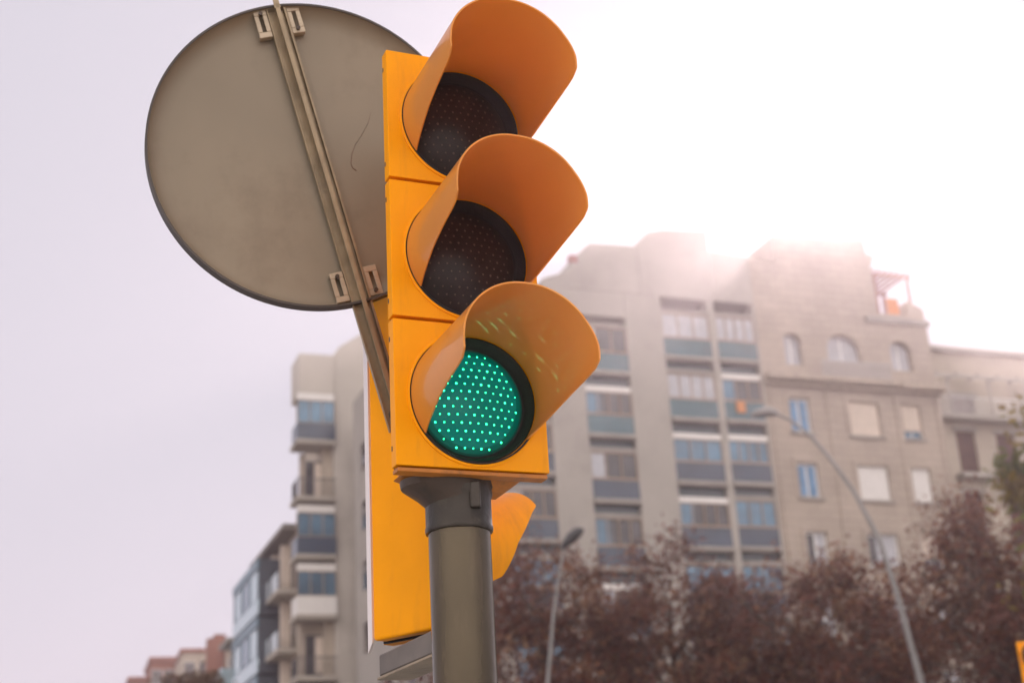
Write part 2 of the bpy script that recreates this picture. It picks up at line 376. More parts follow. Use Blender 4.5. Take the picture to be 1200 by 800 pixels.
mb = MB(); slab(mb, p0, pa, sdv, -.040, -.001); mb.build('arm_plate', mat('arm_metal', (.15, .13, .11), .5, metal=.3, var=.2, vscale=15), arm, bevel=.003)
mb = MB(); slab(mb, p0, pa + dirn * .004, sdv * 1.1, -.046, -.041); mb.build('arm_flange', STEEL, arm, bevel=.001)

# ------------------------------------------------------------------ round sign seen from behind
SC = 1.065; RD = .3 * SC * .986
cd = CAM + (Vector((-0.34861, 2.31682, 2.86210)) - CAM) * SC
a, e = R(163.0), R(-5.1)
n = Vector((math.sin(a) * math.cos(e), math.cos(a) * math.cos(e), math.sin(e))); sx = n.cross(Vector((0, 0, 1))).normalized(); tz = sx.cross(n)
if tz.z < 0: tz = -tz
sign = thing('round_road_sign', 'round road sign seen from its grey metal back with a diagonal mounting rail', 'road sign', cd)
xa = -sx
sign.rotation_mode = 'QUATERNION'
sign.rotation_quaternion = Matrix(((xa.x, -n.x, tz.x), (xa.y, -n.y, tz.y), (xa.z, -n.z, tz.z))).to_quaternion()
mb = MB(); mb.lathe([(0.0005, 0), (RD * .5, 0), (RD - .040, 0), (RD - .028, -.0012), (RD - .018, -.0045), (RD - .009, -.0105), (RD - .0042, -.017), (RD - .0026, -.022)], (0, 0, 0), 'y', 160); mb.build('back_plate', SIGNBACK, sign, smooth=True)
mb = MB(); mb.lathe([(RD - .001, -.0245), (RD + .0012, -.0245), (RD + .0012, .003), (RD - .012, .0042), (RD * .5, .0042), (.0005, .0042)], (0, 0, 0), 'y', 160); mb.build('face_plate', SIGNFACE, sign, smooth=True)
mb = MB(); mb.lathe([(RD + .0016, .003), (RD + .0016, -.0250), (RD - .0026, -.0250), (RD - .0026, -.004), (RD - .0012, -.003)], (0, 0, 0), 'y', 160); mb.build('rim', SIGNDARK, sign, smooth=True)
pt, pb = Vector((-.0861, 0, .333)), Vector((.168, 0, -.545)); pt = pt + (pb - pt).normalized() * .030; bd = (pb - pt); bl = bd.length; ang = math.atan2(bd.x, -bd.z)
rail = MB(); w = .0195
rail.box(-w, w, -.012, -.0095, -bl, 0)
rail.box(-w, -w + .0025, -.019, -.012, -bl, 0); rail.box(w - .0045, w, -.021, -.012, -bl, 0)
rail.box(-.0015, .0025, -.034, -.012, -bl, .004); rail.box(-.0045, .0048, -.036, -.034, -bl, .0)
ro = rail.build('rail', STEEL, sign, bevel=.0007); ro.location = pt; ro.rotation_euler = (0, -ang, 0)
fin = MB(); fin.prism([(-.006, -.01), (.0065, -.01), (.005, .02), (.0, .027), (-.0045, .018)], -.036, -.033); fo = fin.build('rail_tip', STEEL, ro)
for dz in (-.031, -.590):
    for s in (-1, 1):
        pl = MB(); x0, x1 = sorted((s * (w + .001), s * (w + .027)))
        holes(pl, x0, x1, -.030, .030, -.0175, -.0145, [(x0 + .009, x1 - .009, -.018, .018)])
        pl.box(x0, x1, -.0145, -.002, .024, .030); pl.box(x0, x1, -.0145, -.002, -.030, -.024)
        c = pl.build('clamp_plate', mat('clamp_metal', (.46, .38, .28), .45, metal=.35, var=.2, vscale=30, dirt=(.25, .2, .15), dscale=30, damt=.6), sign, bevel=.0012)
        c.location = pt + Vector((math.sin(ang), 0, -math.cos(ang))) * (-dz); c.rotation_euler = (0, -ang, 0)
        bo = MB(); bo.lathe([(0.0001, -.008), (.004, -.008), (.004, 0)], (s * (w + .0135), -.0150, -.021 if s > 0 else .021), 'y', 12); bo.build('bolt', BROWNMETAL, c)
st = MB(); st.tube([(pb.x - .01, -.02, pb.z + .03), (pb.x + .035, .04, pb.z + .02)], .012, 10); st.build('rail_bracket', BROWNMETAL, sign, smooth=True)

sc2 = MB(); sc2.tube([(.118, -.0002, .105), (.112, -.0002, .08), (.100, -.0002, .055), (.087, -.0002, .032), (.080, -.0002, .012), (.078, -.0002, -.008), (.081, -.0002, -.018), (.089, -.0002, -.023)], [.0002, .0004, .0005, .0005, .0006, .0007, .0009, .0012], 6)
sc2.build('scratch', mat('scratch_brown', (.16, .09, .06), .7), sign, smooth=True)
# ------------------------------------------------------------------ buildings
CONC = mat('facade_concrete', (0.37, 0.345, 0.315), 0.85, var=0.10, vscale=.35, dirt=(.24, .22, .2), dscale=.5, damt=.5)
CONCD = mat('slab_concrete', (0.32, 0.295, 0.27), 0.85, var=0.12, vscale=.6, dirt=(.22, .2, .18), dscale=1, damt=.5)
STONE = None
def stonemat(name, c1, c2, mo, bw, rh):
    m = bpy.data.materials.new(name); m.use_nodes = True; n = m.node_tree.nodes; l = m.node_tree.links
    tc = n.new('ShaderNodeTexCoord'); sp = n.new('ShaderNodeSeparateXYZ'); cb = n.new('ShaderNodeCombineXYZ'); ad = n.new('ShaderNodeMath')
    l.new(tc.outputs['Object'], sp.inputs[0]); l.new(sp.outputs[0], ad.inputs[0]); l.new(sp.outputs[1], ad.inputs[1]); l.new(ad.outputs[0], cb.inputs[0]); l.new(sp.outputs[2], cb.inputs[1])
    b = n.new('ShaderNodeTexBrick'); b.inputs['Scale'].default_value = 1; b.inputs['Brick Width'].default_value = bw; b.inputs['Row Height'].default_value = rh
    b.inputs['Mortar Size'].default_value = .02; b.inputs['Color1'].default_value = (*c1, 1); b.inputs['Color2'].default_value = (*c2, 1); b.inputs['Mortar'].default_value = (*mo, 1)
    l.new(cb.outputs[0], b.inputs['Vector'])
    nz = n.new('ShaderNodeTexNoise'); nz.inputs['Scale'].default_value = .4; nz.inputs['Detail'].default_value = 6; l.new(tc.outputs['Object'], nz.inputs['Vector'])
    mx = n.new('ShaderNodeMix'); mx.data_type = 'RGBA'; mx.blend_type = 'MULTIPLY'; mx.inputs[0].default_value = .5
    l.new(b.outputs[0], mx.inputs[6]); l.new(nz.outputs[0], mx.inputs[7]); l.new(mx.outputs[2], n['Principled BSDF'].inputs['Base Color']); n['Principled BSDF'].inputs['Roughness'].default_value = .85
    return m
STONE = stonemat('facade_stone', (.54, .46, .39), (.50, .425, .355), (.41, .345, .29), 1.1, .42)
CREAM = stonemat('facade_cream', (.60, .53, .44), (.56, .49, .40), (.48, .42, .35), 2.0, .7)
BRICK = stonemat('facade_brick', (.40, .12, .06), (.32, .09, .05), (.25, .15, .10), .3, .1)
TEAL = mat('parapet_glass', (0.02, 0.09, 0.12), 0.15, spec=.8, var=.2, vscale=.8)
NAVY = mat('parapet_navy', (0.012, 0.035, 0.07), 0.2, spec=.8, var=.2, vscale=.8)
SPAN = mat('spandrel', (0.02, 0.045, 0.06), 0.25, spec=.7)
GLASS = mat('window_blue', (0.075, 0.165, 0.25), 0.08, spec=1.0, var=.35, vscale=.7, metal=.25)
GLASSD = mat('window_dark', (0.035, 0.035, 0.042), 0.12, spec=.8, var=.6, vscale=1.1)
CURT = mat("window_curtain", (0.40, 0.41, 0.45), 0.35, var=.12, vscale=3, coat=.6)
FRAME = mat('window_frame', (0.30, 0.22, 0.16), .5)
FRAMEW = mat('window_frame_white', (.78, .78, .78), .5)
BLIND = mat('roller_blind', (.74, .72, .70), .6, var=.04)
BLINDB = mat('roller_blind_beige', (.66, .57, .49), .6, var=.05)
LOUV = mat('shutter_brown', (.11, .055, .04), .6, var=.2)
BLUEP = mat('shutter_blue', (.10, .24, .42), .4, var=.2)
IRON = mat('railing_iron', (.05, .05, .055), .5)
REDM = mat('red_metal', (.30, .13, .11), .6)
PLANT = mat('planter_leaves', (.06, .09, .03), .7, var=.4)
INNER = mat('interior', (.10, .085, .07), .9, var=.5, vscale=.8)
FB = 69.5; A = R(FB)
P0 = Vector((7.7355, 65.5451, 0)); RZ = R(90 - FB)
rnd = random.Random(5)
def window(parent, x0, x1, z0, z1, y, panes=3, g=None, fm=None, d=.06, fw=.05, rail=None):
    o = bx('window', g or GLASS, parent, x0 + fw * .5, x1 - fw * .5, y, y + .02, z0 + fw * .5, z1 - fw * .5)
    f = MB(); f.box(x0, x1, y - d, y - .002, z0, z0 + fw); f.box(x0, x1, y - d, y - .002, z1 - fw, z1)
    for i in range(panes + 1):
        c = x0 + fw / 2 + (x1 - x0 - fw) * i / panes; f.box(c - fw / 2, c + fw / 2, y - d, y - .002, z0 + fw, z1 - fw)
    f.build('frame', fm or FRAME, o); return o

# --- main apartment block with pillars and glazed balconies
ap = thing('apartment_block', 'grey concrete apartment block with tall pillars and blue glazed balconies under the sun', 'building', P0, RZ)
mb = MB(); mb.box(-12.5, 5.0, 1.3, 14, 0, 26.6); mb.box(-6.5, 5.0, 1.3, 14, 26.6, 28.3); mb.build('core', INNER, ap)
bx('end_wall', CONC, ap, -12.56, -12.503, 0, 14, 0, 26.62)
for k_ in range(7):
    for y_ in (3.0, 7.0, 11.0): bx('end_window', GLASSD, ap, -12.59, -12.563, y_, y_ + 1.2, 3.2 + k_ * 3.16, 4.7 + k_ * 3.16)
for (x0, x1, zt) in ((-8.9 - 1.9, -8.9, 26), (-6.5, -4.68, 28.3), (-2.3, -.3, 28.3), (2.3, 2.67, 28.3), (4.85, 5.0, 28.3), (-12.5, -12.2, 25.6)):
    b_ = MB(); b_.box(x0, x1, 0, 13, 0, zt); b_.build('pillar', CONC, ap, bevel=.03)
mb = MB(); mb.box(-4.68, -2.3, .02, 3, 26.98, 28.3); mb.box(-12.2, -6.5, .02, 3, 25.3, 26); mb.build('attic_wall', CONC, ap)
mb = MB()
mb.prism([(-6.5, 28.3), (-6.5, 28.72), (-5.03, 29.25), (-4.9, 29.85), (-3.9, 30.85), (-1.35, 30.95), (-1.3, 28.3)], 0, 9)
mb.prism([(-1.3, 28.31), (-1.3, 30.97), (-.58, 31.85), (.25, 32.05), (2.78, 32.25), (2.78, 28.31)], .05, 9)
mb.prism([(2.78, 28.32), (2.78, 31.13), (5.0, 31.0), (5.0, 28.32)], .02, 9)
mb.build('roof_storey', CONC, ap, bevel=.04)
mb = MB(); mb.box(-5.0, -4.6, -.02, .3, 29.7, 30.1); mb.build('roof_vent', REDM, ap)
def bay(x0, x1, zs, n, first, styles):
    for i in range(n):
        s = zs - 3.16 * i
        if s < 1: break
        st = styles[i % len(styles)]
        bx('slab', CONCD, ap, x0, x1, -.12, 1.3, s - .22, s, bevel=.02)
        bx('spandrel', SPAN, ap, x0, x1, .30, .5, s - .66, s - .221)
        bx('parapet', NAVY if st[1] == 'n' else TEAL, ap, x0, x1, .05, .12, s + .001, s + .93)
        bx('parapet_cap', FRAME, ap, x0, x1, .03, .14, s + .931, s + .99)
        g = {'b': GLASS, 'd': GLASSD, 'c': CURT}[st[0]]; zt = s + 2.28
        if st[2] == 'w': bx('blind', BLIND, ap, x0, x1, .06, .2, s + 2.12, s + 2.4); zt = s + 2.12
        elif st[2] == 'W': bx('blind', BLIND, ap, x0, x1, .06, .2, s + 1.75, s + 2.42); zt = s + 1.75
        else: bx('lintel', CONCD, ap, x0, x1, .08, .3, s + 2.3, s + 2.5)
        wn = window(ap, x0, x1, s + 1.0, zt, .14, 3 + (i + first) % 2, g)
        if st[0] == 'd': bx('side_pane', GLASS if i % 2 else CURT, wn, x0 + .06, x0 + .75, .125, .138, s + 1.06, zt - .05)
        elif st[0] == 'b' and rnd.random() < .6:
            k = rnd.random() * .5; bx('curtain', CURT, wn, x0 + (x1 - x0) * (.25 + k), x0 + (x1 - x0) * (.45 + k), .128, .139, s + 1.05, zt - .05)
bay(-.3, 2.3, 25.2, 8, 0, ['ct-', 'ct-', 'bnw', 'dnw', 'bn-', 'dn-'])
bay(2.67, 4.85, 25.25, 8, 1, ['ct-', 'dtw', 'bnw', 'bn-', 'bn-'])
bay(-4.68, -2.3, 24.16, 8, 0, ['dt-', 'dtw', 'dn-', 'dn-', 'dnw'])
bay(-8.9, -6.5, 22.2, 7, 1, ['bnw', 'dn-', 'dn-', 'bn-'])
bay(-12.2, -10.8, 22.2, 7, 1, ['bnw', 'dn-', 'bn-'])

bx('flower_box', mat('terracotta', (.60, .26, .10), .7), ap, 3.3, 3.75, -.10, .03, 22.45, 23.0)
# --- stone building
stb = thing('stone_building', 'warm stone apartment house with arched attic windows and a pergola on its roof', 'building', P0, RZ)
hs = []
cols = [(6.25, 7.45), (9.68, 11.5), (12.82, 14.0)]
rows = [(21.6, 23.42), (18.28, 20.05), (14.95, 16.6), (11.6, 13.4), (8.3, 10.0), (5.0, 6.7)]
for c in cols:
    for r_ in rows: hs.append((c[0], c[1], r_[0], r_[1]))
mb = MB(); holes(mb, 5.02, 15.3, 0, 24.4, .0, .35, hs); mb.box(5.02, 15.3, 1.0, 13, 0, 24.4); mb.build('wall', STONE, stb)
for x in (5.35, 8.55, 12.6, 15.1):
    bx('pilaster', STONE, stb, x - .16, x + .16, -.09, -.002, 0, 24.1, bevel=.02)
mb = MB(); mb.box(5.02, 12.7, -.55, -.003, 24.25, 24.55); mb.box(12.72, 15.42, -.65, -.003, 24.15, 24.5); mb.box(5.02, 15.35, -.3, -.003, 23.98, 24.14)
mb.build('cornice', mat('cornice_stone', (.40, .34, .28), .85, var=.15), stb, bevel=.04)
kinds = {(0, 0): 'b', (0, 1): 'b', (0, 2): 'c', (1, 0): 'B', (1, 1): 'W', (1, 2): 'c', (2, 0): 'h', (2, 1): 'W', (2, 2): 'h'}
for i, c in enumerate(cols):
    for j, r_ in enumerate(rows):
        k = kinds.get((i, j), 'c')
        if k in 'bc':
            w_ = window(stb, c[0], c[1], r_[0], r_[1], .22, 2, GLASSD if k == 'c' else GLASS, FRAMEW, fw=.11)
            if k == 'b':
                m_ = (c[0] + c[1]) / 2
                for xx in (c[0] + .14, m_ + .08): bx('shutter', BLUEP, w_, xx, xx + .36, .10, .15, r_[0] + .14, r_[1] - .14)
            else: bx('curtain', CURT, w_, c[0] + .6, c[1] - .14, .19, .215, r_[0] + .12, r_[1] - .12)
        else:
            z_ = r_[0] + (.45 if k == 'h' else .02)
            w_ = window(stb, c[0], c[1], r_[0], r_[1], .24, 2, GLASS, FRAMEW)
            sm = MB(); nn = 16
            for q_ in range(nn):
                za = z_ + (r_[1] - z_) * q_ / nn; sm.box(c[0] + .03, c[1] - .03, .10, .14, za + .006, za + (r_[1] - z_) / nn - .006)
            sm.box(c[0] + .03, c[1] - .03, .14, .155, z_, r_[1]); sm.build('roller_shutter', BLINDB if k in 'Bh' and j != 1 else BLIND, w_)
        bx('sill', CONCD, w_, c[0] - .12, c[1] + .12, -.12, .09, r_[0] - .12, r_[0] - .003)
        sr = MB(); sr.box(c[0] - .22, c[0] - .003, -.06, -.004, r_[0], r_[1] + .2); sr.box(c[1] + .003, c[1] + .22, -.06, -.004, r_[0], r_[1] + .2); sr.box(c[0] - .003, c[1] + .003, -.06, -.004, r_[1] + .003, r_[1] + .2)
        sr.build('surround', STONE, w_)
# attic with arched openings
def arch(x0, x1, z0, zt, n=14):
    r_ = (x1 - x0) / 2; zc = zt - r_ * .8
    return [(x0, z0), (x0, zc)] + [((x0 + x1) / 2 - r_ * math.cos(math.pi * k / n), zc + r_ * .8 * math.sin(math.pi * k / n)) for k in range(1, n)] + [(x1, zc), (x1, z0)]
arches = [(6.45, 7.5, 25.2, 26.9), (8.95, 10.95, 25.55, 27.05), (12.75, 14.05, 25.3, 26.95)]
mb = MB(); xs = 5.02
for (x0, x1, z0, zt) in arches:
    mb.box(xs, x0, .02, .5, 24.56, 28.05); pts = arch(x0, x1, z0, zt)
    mb.box(x0, x1, .02, .5, 24.56, z0)
    up = pts[1:-1]
    for pa_, pb_ in zip(up, up[1:]): mb.prism([pa_, pb_, (pb_[0], 28.05), (pa_[0], 28.05)], .02, .5)
    xs = x1
mb.box(xs, 15.3, .02, .5, 24.56, 28.05); mb.box(5.02, 15.3, .9, 12, 24.42, 28.04)
mb.build('attic', STONE, stb)
for (x0, x1, z0, zt) in arches:
    m_ = MB(); m_.prism(list(reversed(arch(x0, x1, z0, zt))), .38, .42); w_ = m_.build('arched_window', CURT, stb)
    f = MB(); f.box((x0 + x1) / 2 - .04, (x0 + x1) / 2 + .04, .33, .375, z0, zt - .02); f.box(x0, x1, .33, .374, z0, z0 + .07); f.build('frame', FRAMEW, w_)
mb = MB()
mb.prism([(5.02, 28.06), (5.02, 31.0), (6.57, 30.93), (6.58, 32.4), (9.25, 32.5), (12.23, 32.75), (12.25, 31.9), (12.7, 31.8), (12.4, 31.15), (12.45, 28.06)], .06, 8)
mb.prism([(12.46, 28.06), (12.46, 28.5), (14.2, 28.5), (14.42, 29.4), (15.28, 28.93), (15.29, 28.06)], .06, 3)
mb.build('roof_tower', STONE, stb, bevel=.03)
bx('roof_cornice', CONCD, stb, 11.5, 15.4, -.15, .05, 27.9, 28.2)
pg = MB()
for x in (12.62, 14.72):
    for y in (.3, 2.6): pg.box(x, x + .14, y, y + .14, 28.5, 30.75)
for y in (.3, 2.6): pg.box(12.4, 15.05, y, y + .12, 30.75, 30.92)
for k in range(7): pg.box(12.5 + k * .38, 12.58 + k * .38, 0, 3.0, 30.921, 31.06)
pg.build('pergola', REDM, stb)
bx('awning', mat('orange_cloth', (.65, .25, .08), .8), stb, 13.4, 14.1, .5, .6, 28.6, 29.6)
rl_ = MB()
for k in range(41): rl_.box(8.2 + k * .1, 8.225 + k * .1, -.5, -.475, 24.56, 25.35)
rl_.box(8.2, 12.25, -.52, -.46, 25.35, 25.4); rl_.build('balcony_railing', mat('railing_grey', (.45, .45, .47), .5), stb)

# --- cream building to the right
cr = thing('cream_building', 'cream plastered house at the right with brown louvred shutters and a roof terrace', 'building', P0 + Vector((0, 0, 0)), RZ)
hs = [(16.8, 18.35, 23.3, 24.5), (16.75, 17.95, 20.25, 22.55), (19.3, 20.5, 20.25, 22.5), (16.6, 17.8, 16.2, 19.2), (19.3, 20.5, 16.2, 19.2), (21.6, 22.8, 20.25, 22.5), (16.7, 17.8, 12, 15), (19.3, 20.5, 12, 15)]
mb = MB(); holes(mb, 15.32, 25, 0, 27.35, 1.0, 1.4, hs); mb.box(15.32, 25, 2.0, 12, 0, 27.3); mb.build('wall', CREAM, cr)
for i, h in enumerate(hs):
    sm = MB(); nn = int((h[3] - h[2]) / .11)
    for q_ in range(nn):
        za = h[2] + (h[3] - h[2]) * q_ / nn; sm.box(h[0], h[1], 1.12, 1.16, za + .015, za + .09)
    sm.box(h[0], h[1], 1.17, 1.19, h[2], h[3]); w_ = sm.build('shutter', LOUV, cr)
    bx('surround', CONC, w_, h[0] - .15, h[1] + .15, .9, .997, h[3] + .01, h[3] + .2)
mb = MB(); mb.box(15.33, 25, .2, .997, 23.0, 23.25); mb.box(16.3, 18.4, .3, .997, 19.85, 20.1); mb.box(18.9, 21, .3, .997, 19.85, 20.1); mb.box(15.33, 25, .7, .997, 26.95, 27.2)
mb.build('balcony_slab', CONC, cr, bevel=.03)
rl_ = MB()
for k in range(88): rl_.box(15.4 + k * .11, 15.42 + k * .11, .25, .27, 23.25, 24.15)
rl_.box(15.4, 25, .22, .3, 24.15, 24.2); rl_.build('railing', FRAMEW, cr)
pg = MB()
for k in range(8): pg.box(15.5 + k * 1.3, 15.6 + k * 1.3, .1, 1.0, 25.35, 25.5)
pg.box(15.34, 25, .05, .15, 25.2, 25.349); 
for k in range(4): pg.box(16.0 + k * 2.6, 16.1 + k * 2.6, .06, .14, 23.25, 25.2)
pg.build('pergola', CONC, cr)
for x in (20.0, 23.2):
    mb = MB(); mb.box(x, x + .5, 3, 3.6, 27.3, 28.1); mb.box(x - .06, x + .56, 2.94, 3.66, 28.1, 28.2); mb.build('chimney', CONCD, cr)

# --- corner building on the left (further away)
PL = P0 * 1.27; PL.z = 0
CONCL = mat('facade_concrete_pale', (0.52, 0.48, 0.43), 0.85, var=0.10, vscale=.35, dirt=(.34, .31, .27), dscale=.5, damt=.5)
CONCDL = mat('slab_concrete_pale', (0.40, 0.365, 0.32), .85, var=.12, vscale=.6)
lf = thing('corner_building', 'grey corner apartment block left of the signal with stacked balconies on its corner', 'building', PL, RZ)
mb = MB(); mb.box(-21.35, -13.5, .5, 6, 0, 29.9); mb.box(-23.0, -19.8, 1.2, 12, 0, 20.3); mb.box(-21.9, -21.3, .6, 5.5, 0, 29.5); mb.build('core', mat('side_wall', (.44, .38, .31), .85, var=.2, vscale=.5), lf)
mb = MB(); mb.prism([(-21.35, 0), (-21.35, 30.1), (-21.0, 30.6), (-19.4, 31.7), (-19.4, 0)], 0, 5); mb.build('pillar', CONCL, lf, bevel=.03)
bx('pillar', CONCL, lf, -17.4, -15.6, 0, 5, 0, 31.6, bevel=.03)
bx('parapet_wall', CONCL, lf, -23.35, -21.36, -.1, 2.2, 27.6, 30.0, bevel=.03)
for i in range(9):
    s = 24.9 - 3.2 * i
    if s < 1: break
    z1 = s + 2.7
    bx('slab', CONCDL, lf, -23.55, -21.36, -.35, 1.6, s - .25, s, bevel=.03)
    glazed = i in (0, 2, 3, 5, 7)
    if glazed:
        bx('parapet', [NAVY, NAVY, NAVY, BLIND][i] if i < 4 else NAVY, lf, -23.5, -21.36, -.3, -.2, s + .001, s + .95)
        bx('parapet', NAVY if i != 3 else BLIND, lf, -23.5, -23.4, -.19, 1.2, s + .001, s + .95)
        w_ = window(lf, -23.5, -21.36, s + .96, s + 2.3, -.2, 3, GLASS, FRAME)
        window(lf, -23.35, -22.9, s + .96, s + 2.3, .7, 1, GLASS, FRAME)
        bx('blind', BLIND, lf, -23.45, -21.4, -.2, 0, s + 2.31, s + 2.7)
    else:
        rl_ = MB()
        for k in range(21): rl_.box(-23.5 + k * .1, -23.48 + k * .1, -.3, -.28, s, s + .95)
        for k in range(14): rl_.box(-23.5, -23.48, -.28 + k * .11, -.26 + k * .11, s, s + .95)
        rl_.box(-23.52, -21.36, -.32, -.26, s + .95, s + 1.0); rl_.build('railing', IRON, lf)
        bx('door', GLASSD, lf, -22.8, -21.5, .95, 1.1, s + .01, s + 2.3)
        bx('wall', STONE, lf, -23.1, -22.81, .9, 1.19, s + .01, z1)
        bx('curtain', BLINDB, lf, -22.3, -21.6, .9, .94, s + .3, s + 2.2)
    # windows right of the pillar
    for (a0, a1) in ((-19.39, -17.43),):
        bx('spandrel', SPAN, lf, a0, a1, .1, .2, s + 2.5, s + 2.92); bx('parapet', NAVY, lf, a0, a1, .05, .12, s, s + .95); window(lf, a0, a1, s + 1, s + 2.4, .2, 3, GLASS)
        bx('slab', CONCDL, lf, a0, a1, -.05, .5, s - .25, s - .003)
# side street front: eave, slabs, balconies
mb = MB(); mb.box(-23.9, -19.7, 1.6, 12.4, 20.31, 20.6); mb.build('eave', mat('eave_dark', (.20, .18, .16), .8), lf)
for s in (17.1, 13.9, 10.7, 7.5):
    bx('balcony_slab', CONCDL, lf, -24.1, -23.0, 2.0, 13, s - .25, s)
    for k in range(4):
        v = 2.3 + k * 2.7
        bx('balcony_panel', mat('frosted_glass', (.55, .62, .68), .2, spec=.8), lf, -24.08, -24.04, v, v + 1.9, s + .05, s + .95)
        bx('side_window', GLASSD, lf, -23.06, -23.01, v + .2, v + 1.4, s + .1, s + 2.3)
        bx('pier', BLINDB, lf, -23.5, -23.01, v + 1.9, v + 2.3, s, s + 2.9)

# --- blue glazed volumes further down the side street
bl = thing('glazed_building', 'blue glazed projecting house front down the side street at lower left', 'building', PL, RZ)
BW = mat('blue_cladding', (.11, .20, .26), .35, var=.15); BW2 = mat('pale_blue_glass', (.45, .60, .68), .12, spec=.9, metal=.2, var=.1)
DK = mat('dark_cladding', (.045, .06, .08), .5, var=.2)
for i, (z0, z1) in enumerate(((16.35, 19.5), (13.1, 16.2), (9.9, 12.95), (6.6, 9.75), (3.3, 6.45))):
    v_ = bx('bay_volume', DK, bl, -24.5, -22.9, 5.6, 14.2, z0, z1, bevel=.02)
    bx('roof_band', BW, v_, -24.62, -24.505, 5.5, 14.3, z1 - .55, z1)
    bx('sill_band', BW2, v_, -24.60, -24.505, 5.5, 14.3, z0, z0 + .85)
    for k in range(3):
        y0 = 5.9 + k * 2.8
        bx('window', BW2 if k != 1 else GLASS, v_, -24.56, -24.505, y0, y0 + 2.1, z0 + .95, z1 - .62)
        bx('mullion', BW, v_, -24.60, -24.506, y0 + 2.15, y0 + 2.5, z0 + .9, z1 - .57)
mb = MB(); mb.box(-24.9, -22.9, 14.5, 18, 16.3, 16.55); mb.box(-24.2, -22.9, 14.5, 18, 0, 16.3); mb.build('rear_wall', CONCD, bl)
for s in (13.6, 10.4): bx('balcony', BW2, bl, -25.0, -24.21, 16, 20, s, s + 1.3)

# --- distant houses bottom left
def house(label, c, rz, wx, dy, h, m, name='house', nw=3):
    t = thing(name, label, 'house', c, rz)
    bx('wall', m, t, 0, wx, 0, dy, 0, h)
    rf = MB(); rf.box(-.2, wx + .2, -.2, dy + .2, h, h + .35); rf.build('roof', mat('roof_edge', (.30, .13, .09), .8, var=.2), t)
    for r_ in range(2):
        for k in range(nw):
            x = wx * (k + .5) / nw; window(t, x - .5, x + .5, h - 2.4 - r_ * 3.1, h - .9 - r_ * 3.1, -.03, 2, GLASSD, FRAMEW)
    return t
h1 = house('distant brick red house, the leftmost on the skyline', (-38.2, 145.0, 0), R(18), 3.6, 9, 24.3, BRICK)
h2 = house('distant pale plaster house between the brick house and the glazed front', (-32.9, 136.0, 0), R(18), 4.2, 9, 23.5, CREAM)
mb = MB(); mb.box(3.0, 4.1, .5, 1.6, 23.85, 25.3); mb.build('chimney', BRICK, h2)
h3 = house('distant low house edge beside the glazed front with a brick stack above', (-26.9, 128.0, 0), R(18), 3.0, 8, 22.4, mat('plaster_tan', (.42, .34, .26), .85, var=.1))
mb = MB(); mb.box(-1.6, -.1, 2, 3.4, 0, 23.6); mb.build('annex', BRICK, h3)
h4 = house('distant lower brick wing stepping down at the far left', (-40.6, 146.0, 0), R(18), 2.6, 6, 22.6, BRICK, nw=2)

# ------------------------------------------------------------------ trees
def leafmat(name, stops):
    m = bpy.data.materials.new(name); m.use_nodes = True; n = m.node_tree.nodes; l = m.node_tree.links
    at_ = n.new('ShaderNodeAttribute'); at_.attribute_name = 'leaf'; r = n.new('ShaderNodeValToRGB'); l.new(at_.outputs['Fac'], r.inputs[0])
    r.color_ramp.elements[0].position = 0; r.color_ramp.elements[0].color = (*stops[0], 1); r.color_ramp.elements[1].color = (*stops[-1], 1)
    for i, c in enumerate(stops[1:-1]): e_ = r.color_ramp.elements.new((i + 1) / (len(stops) - 1)); e_.color = (*c, 1)
    p = n['Principled BSDF']; p.inputs['Roughness'].default_value = .6; l.new(r.outputs[0], p.inputs['Base Color'])
    t = n.new('ShaderNodeBsdfTranslucent'); l.new(r.outputs[0], t.inputs[0]); mx = n.new('ShaderNodeMixShader'); mx.inputs[0].default_value = .45
    l.new(p.outputs[0], mx.inputs[1]); l.new(t.outputs[0], mx.inputs[2]); l.new(mx.outputs[0], n['Material Output'].inputs[0]); return m
L_RED = leafmat('leaves_autumn', [(.04, .032, .018), (.12, .045, .028), (.20, .06, .034), (.07, .03, .02), (.26, .10, .04), (.30, .19, .11)])
L_YEL = leafmat('leaves_yellow_green', [(.06, .08, .02), (.14, .15, .03), (.28, .20, .04), (.16, .10, .03)])
BARK = mat('bark', (.10, .08, .065), .9, var=.3, vscale=6, bump=.4, bscale=12)
